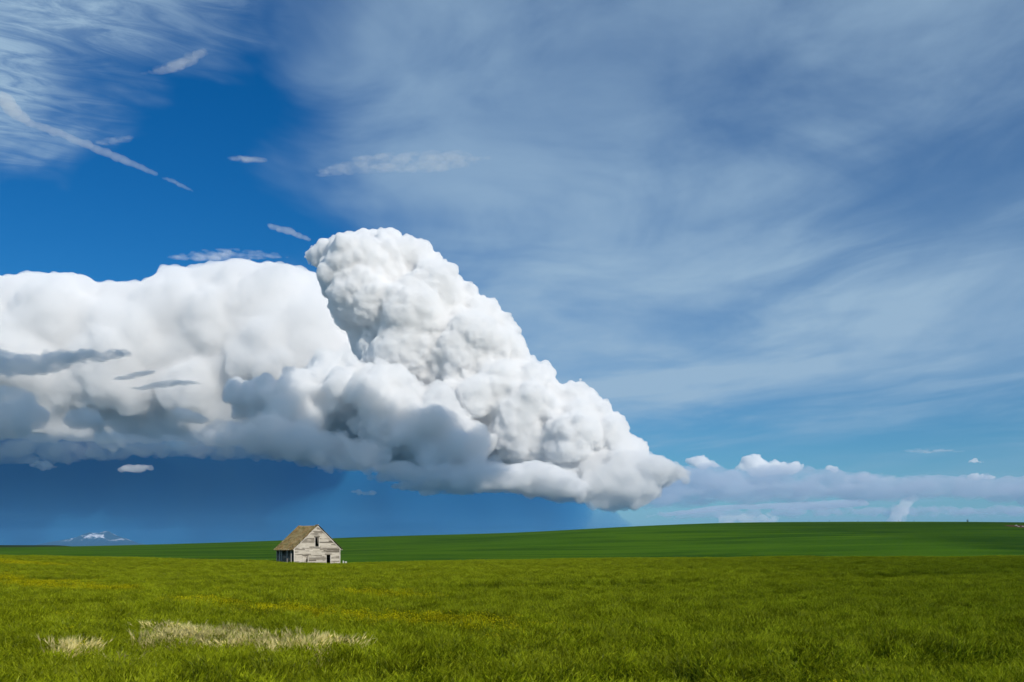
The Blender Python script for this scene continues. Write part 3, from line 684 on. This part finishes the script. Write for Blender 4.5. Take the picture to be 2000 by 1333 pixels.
# roof
OVX, OVY = .32, .28
def sag(t, u):
    return -.13 * math.sin(math.pi * t) * u - .02 * math.sin(9 * t)
SL = math.hypot(h2, HR - HE)
for s in (-1, 1):
    rf = bpy.data.objects.new('roof_slope', None); C.objects.link(rf); rf.parent = house
    def rp_(u, t, lift=0):
        """u: 0 ridge .. 1 eave edge; t: 0 front .. 1 rear"""
        full = 1 + OVX / h2
        x = s * h2 * full * u; z = HR + .06 - (HR - HE) * full * u + sag(t, 1 - .4 * u)
        nn = Vector((s * (HR - HE), 0, h2)).normalized()
        return Vector((x, -OVY + (HL + 2 * OVY) * t, z)) + nn * lift
    laths = 17
    for k in range(laths):                      # skip sheathing laths
        u0 = (k + .15) / laths; u1 = (k + .85) / laths; e0 = rd.uniform(-.02, .015)
        vs = []; fs = []; NS = 8
        for i in range(NS + 1):
            t = e0 + (1 - e0) * i / NS; vs += [rp_(u0, t, 0), rp_(u1, t, 0), rp_(u1, t, .03), rp_(u0, t, .03)]
        for i in range(NS):
            k0 = 4 * i; fs += [(k0 + a_, k0 + (a_ + 1) % 4, k0 + 4 + (a_ + 1) % 4, k0 + 4 + a_) for a_ in range(4)]
        fs += [(0, 3, 2, 1), (4 * NS, 4 * NS + 1, 4 * NS + 2, 4 * NS + 3)]
        mesh_obj('sheathing_lath', vs, fs, M_DARK, rf)
    v = []; f = []
    rows, cols = 30, 40
    for i in range(rows):
        off = rd.random()
        for j in range(-1, cols + 1):
            t0 = max(0.004, (j + off) / cols); t1 = min(.998, (j + off + .97) / cols)
            if t1 - t0 < .004 or rd.random() < .035: continue
            u0 = i / rows; u1 = min(1.015, (i + 1.45 + rd.uniform(-.12, .22)) / rows)
            l0 = .034; l1 = .062 + rd.uniform(0, .022); k = len(v)
            tw = rd.uniform(-.006, .012)
            v += [rp_(u0, t0, l0), rp_(u0, t1, l0), rp_(u1, t0, l1 + tw), rp_(u1, t1, l1 - tw), rp_(u1, t0, l1 + tw - .02), rp_(u1, t1, l1 - tw - .02), rp_(u0, t0, l0 - .004), rp_(u0, t1, l0 - .004)]
            f += [(k, k + 1, k + 3, k + 2), (k + 2, k + 3, k + 5, k + 4), (k, k + 2, k + 4, k + 6), (k + 1, k + 7, k + 5, k + 3), (k + 6, k + 4, k + 5, k + 7)]
    sh = mesh_obj('shingles', v, f, M_SHIN, rf); sh['kind'] = 'stuff'
    at_ = sh.data.attributes.new('tone', 'FLOAT', 'POINT'); at_.data.foreach_set('value', np.repeat([rd.random() for _ in range(len(v) // 8)], 8).astype(np.float32))
    # eave fascia
    vs = [rp_(u, t, l) for l in (-.10, .0) for t in (0, 1) for u in (.985, 1.0)]
    mesh_obj('fascia_board', vs, BF, M_TRIM, rf)
vs = []
boxo('ridge_board', (-.06, .06, -OVY - .03, .6, HR + .03, HR + .14), M_TRIM, house)
# ------------------------------------------------------------------ small things round the house and in the field
def white_mat():
    m, q, b = mat('old_white_paint'); tc = q.n('ShaderNodeTexCoord').outputs['Object']
    q.put(b.inputs['Base Color'], q.mix(q.ss(q.noise(tc, 6, 5, .6), .4, .75), (.80, .79, .75), (.52, .48, .42))); return m
M_WP = white_mat()
def gz_at(x, y): return float(height(np.array([x]), np.array([y]))[0])
def on_field(px, Y):
    x = (px - 1000) / F * Y; return Vector((x, Y, gz_at(x, Y)))
pp = on_field(671, 158)
po = mesh_obj('white_post', bxv(-.07, .07, -.07, .07, -.1, 1.32)[:4] + [(-.05, -.06, 1.36), (.08, -.06, 1.30), (-.05, .07, 1.36), (.08, .07, 1.30)], BF, M_WP)
po.location = pp; po.rotation_euler = (0, R(-3), .3); tag(po, 'narrow white post standing just right of the house', 'post')
bo = bpy.data.objects.new('white_cabinet', None); C.objects.link(bo); bo.location = on_field(674.6, 156.5); bo.rotation_euler = (0, R(2), .5)
tag(bo, 'small white upright cabinet in the grass right of the narrow post', 'cabinet')
boxo('body', (-.14, .14, -.13, .13, -.1, 1.18), M_WP, bo); boxo('lid', (-.16, .16, -.15, .15, 1.182, 1.22), M_WP, bo); boxo('door_panel', (-.115, .115, -.15, -.132, .1, 1.1), M_WP, bo)
M_WEED = leaf_mat('dark_weed', ((.016, .030, .006), (.035, .05, .010)), .8, .2, (.075, .05, .02))
def weed(name, loc, h, n, spread, seed, label, w=.02):
    rd = random.Random(seed); T = Tuft()
    for _ in range(n):
        a = rd.uniform(0, 6.283); dv = Vector((math.cos(a), math.sin(a), 0)); hh = h * rd.uniform(.6, 1)
        top = dv * spread * rd.random() + Vector((0, 0, hh)); sv = Vector((-dv.y, dv.x, 0))
        T.strip([dv * .03, top * .5 + dv * .02, top], [w * .3, w * .25, w * .12], sv, [0, .2, .6])
        for k in range(7):
            t = rd.uniform(.35, 1); c = top * t; la = rd.uniform(0, 6.283); lv = Vector((math.cos(la), math.sin(la), rd.uniform(-.2, .8))).normalized()
            T.strip([c, c + lv * .05, c + lv * .11], [w * .2, w * .9, w * .1], Vector((-lv.y, lv.x, .2)).normalized(), [.3, rd.random(), rd.random()])
    o = bpy.data.objects.new(name, T.mesh(name, M_WEED)); C.objects.link(o); o.location = loc; tag(o, label, 'weed')
    return o
weed('weed_bush', on_field(681, 155.5), 1.15, 26, .55, 1, 'dark weedy bush at the right corner of the house by the white cabinet', .05)
for i_, px_w in enumerate((612, 640, 652)):
    weed('weed_tuft', on_field(px_w, 153.6 - .5 * i_), 1.05 + .1 * i_, 8, .35, 40 + i_, ('dark weed tuft before the front wall left of the doorway', 'dark weed tuft right in front of the doorway', 'dark weed tuft at the right front corner of the house')[i_], .04)
weed('weed_bush', on_field(598.5, 154.6), 1.3, 10, .3, 2, 'low dark weed against the front wall below the boarded window', .04)
p1 = field(np.array([373.]), np.array([1228.]))[0]
weed('dock_stalk', Vector((p1[0], p1[1], gz_at(*p1))), 1.12, 7, .22, 3, 'dark dead weed stalk standing in the pale ripe barley', .035)
p1 = field(np.array([475.]), np.array([1180.]))[0]
weed('dock_stalk', Vector((p1[0], p1[1], gz_at(*p1))), 1.1, 4, .12, 4, 'thin dark weed stalk in the green crop above the ripe patch', .03)
x_ = (1890 - 1000) / F * YH
weed('skyline_bush', Vector((x_, YH, gz_at(x_, YH))), 1.9, 26, .9, 5, 'tiny dark bush on the hill skyline near the right edge', .14)
for i, (px, hh) in enumerate(((1580, .9), (1620, .7), (1676, 1.0), (1755, .8), (1785, .9), (1907, .9), (1940, .8))):
    x_ = (px - 1000) / F * YH
    o = weed('skyline_weed', Vector((x_, YH, gz_at(x_, YH))), hh * 1.5, 6, .3, 20 + i, 'speck of a weed on the hill skyline at right', .06); o['group'] = 'weeds on the hill skyline'
m, q, b = mat('pale_stone'); q.put(b.inputs['Base Color'], q.mix(q.noise(q.n('ShaderNodeTexCoord').outputs['Object'], 3, 4), (.55, .50, .44), (.75, .72, .68))); M_STONE = m
rs_ = random.Random(9)
for i in range(7):
    X_ = 229 + rs_.uniform(-4, 5); Y_ = 449 + rs_.uniform(-7, 5)
    sv, sf = ico(2); k = rs_.uniform(.3, .55)
    pv = [(p[0] * k * 1.3 * (1 + .25 * math.sin(p[1] * 5 + i)), p[1] * k, p[2] * k * .7 * (1 + .2 * math.sin(p[0] * 6 + i))) for p in sv]
    o = mesh_obj('field_stone', pv, [tuple(int(a) for a in ff) for ff in sf], M_STONE); o.location = (X_, Y_, gz_at(X_, Y_) + k * .3)
    tag(o, 'pale stone on the bare red soil at the right edge of the hill', 'stone', 'stones on the bare soil')
# ------------------------------------------------------------------ mountain and haze
MY = 41000.0
prof = np.array([(60, 1067), (96, 1064.5), (115, 1057), (150, 1050.5), (165, 1044), (174, 1040.5), (186, 1042.5), (196, 1041.5), (204, 1038.5), (212, 1038), (222, 1045), (240, 1051.5), (255, 1058), (275, 1064), (330, 1068)], float)
mx = np.linspace(55, 335, 150); mt = np.linspace(-1, 1, 41)
MX, MT = np.meshgrid(mx, mt)
hh_ = (HZ + 2 - np.interp(MX, prof[:, 0], prof[:, 1])) * MY / F
rgm = np.random.default_rng(4)
rid = sum(np.sin(MX * fq + MT * fq * 9 + ph) * am for fq, ph, am in ((.11, 1, .10), (.23, 2, .07), (.47, 4, .05), (.9, .5, .03)))
zz_ = hh_ * np.clip((1 - np.abs(MT)) ** .9 * (1 + rid * np.abs(MT) * 2.2), 0, 1.0) - 25
mi = np.arange(MX.size).reshape(MX.shape)
me = bpy.data.meshes.new('mountain')
me.from_pydata(np.stack([(MX - 1000) / F * MY, MY + MT * 2300, zz_], -1).reshape(-1, 3).tolist(), [], np.stack([mi[:-1, :-1], mi[:-1, 1:], mi[1:, 1:], mi[1:, :-1]], -1).reshape(-1, 4).tolist())
mo = bpy.data.objects.new('mountain', me); C.objects.link(mo); mo['kind'] = 'structure'
m, q, b = mat('mountain'); pos = q.n('ShaderNodeNewGeometry').outputs['Position']; mzx, mzy, mzz = q.xyz(pos)
sn = q.noise(q.v('MULTIPLY', pos, (.0016, .0010, .004)), 1.0, 5, .6, .5)
snow = q.m('MULTIPLY', q.ss(sn, .50, .58), q.ss(q.m('ADD', mzz, q.m('MULTIPLY', sn, 200.0)), 260, 420))
q.put(b.inputs['Base Color'], q.mix(snow, (.05, .065, .07), (.85, .85, .88)))
me.materials.append(m)
hv_ = bpy.data.meshes.new('haze')
hv_.from_pydata(bxv(-60000., 60000., -3000., 44000., -60., 660.), [], BF)
ho = bpy.data.objects.new('haze', hv_); C.objects.link(ho); ho['kind'] = 'stuff'
hv_.materials.append(vapour('haze', 50000, (.17, .50, .92)))
# contrails and wisps of cirrus, high ice cloud at 9 km
V_ICE = vapour('ice_cloud', 1100, aniso=-.5)
def line_cloud(name, pl, H, seed, mat_, label, cat):
    cs = []; rs = []; r_ = np.random.default_rng(seed)
    for (x0, y0, w0), (x1, y1, w1) in zip(pl, pl[1:]):
        n = max(3, int(math.hypot(x1 - x0, y1 - y0) / 2.2))
        for t in np.arange(n) / n:
            px, py, w = x0 + (x1 - x0) * t + r_.normal(0, .6), y0 + (y1 - y0) * t + r_.normal(0, 1.0), (w0 + (w1 - w0) * t) * r_.uniform(.6, 1.15)
            Y_ = H * F / (HZ - py); cs.append(((px - 1000) / F * Y_, Y_, H)); k = w * Y_ / F; rs.append((k * 1.7, k * 1.7, k * 1.15))
    o = cloud(name, [(np.array(cs), np.array(rs))], 42, [('n', 500, 30), ('n', 180, 26), ('n', 90, 12)], seed, mat_)
    return tag(o, label, cat)
line_cloud('contrail', [(5, 190, 12), (30, 222, 9), (62, 242, 6), (120, 262, 6.5), (180, 288, 6), (240, 312, 6), (308, 342, 3)], 13000, 51, V_ICE, 'long pale contrail slanting down across the blue at upper left', 'contrail')
line_cloud('contrail', [(318, 348, 2), (345, 358, 4), (378, 374, 2.5)], 13000, 52, V_ICE, 'short broken end piece below the long contrail', 'contrail')
line_cloud('contrail', [(526, 441, 4), (560, 451, 5.5), (590, 462, 4), (606, 468, 3)], 13000, 53, V_ICE, 'short contrail running into the top of the thunderhead', 'contrail')
V_WISP = vapour('wispy_ice', 3200, aniso=-.5)
def cirrus(poly, seed, label, n=260, mat_=V_WISP):
    Y_ = 13000 * F / (HZ - sum(k[1] for k in poly) / len(poly))      # a layer at 13 km
    if Y_ > 60000: Y_ = 60000
    c_, r_ = fill(poly, Y_, n, .5, 6, 90, seed, 1.8, .30, 3.5)
    o = cloud('cirrus_wisp', [(c_, r_)], 40, [('n', 700, 40), ('n', 220, 36)], seed, mat_); return tag(o, label, 'cloud')
cirrus([(245, 160), (290, 136), (340, 122), (372, 104), (400, 92), (402, 104), (370, 130), (330, 146), (290, 145)], 61, 'slanting feathery cirrus wisp in the blue at upper left', 260)
cirrus([(440, 306), (460, 302), (520, 308), (522, 316), (480, 320), (450, 314)], 62, 'small oval cirrus wisp alone in the blue', 120)
cirrus([(592, 347), (640, 325), (700, 305), (800, 291), (900, 293), (965, 308), (920, 325), (850, 338), (760, 338), (680, 345)], 63, 'long feathery cirrus streak above the thunderhead', 700)
cirrus([(180, 284), (200, 272), (262, 262), (265, 268), (225, 284), (195, 288)], 64, 'faint cirrus wisp touching the long contrail', 90)
cirrus([(300, 505), (380, 488), (460, 484), (540, 492), (570, 505), (480, 510), (380, 512)], 65, 'thin cirrus cap just above the anvil cloud', 260)
cirrus([(1740, 880), (1800, 874), (1870, 876), (1890, 884), (1800, 888)], 66, 'faint flat cirrus streak low in the sky at right', 120)
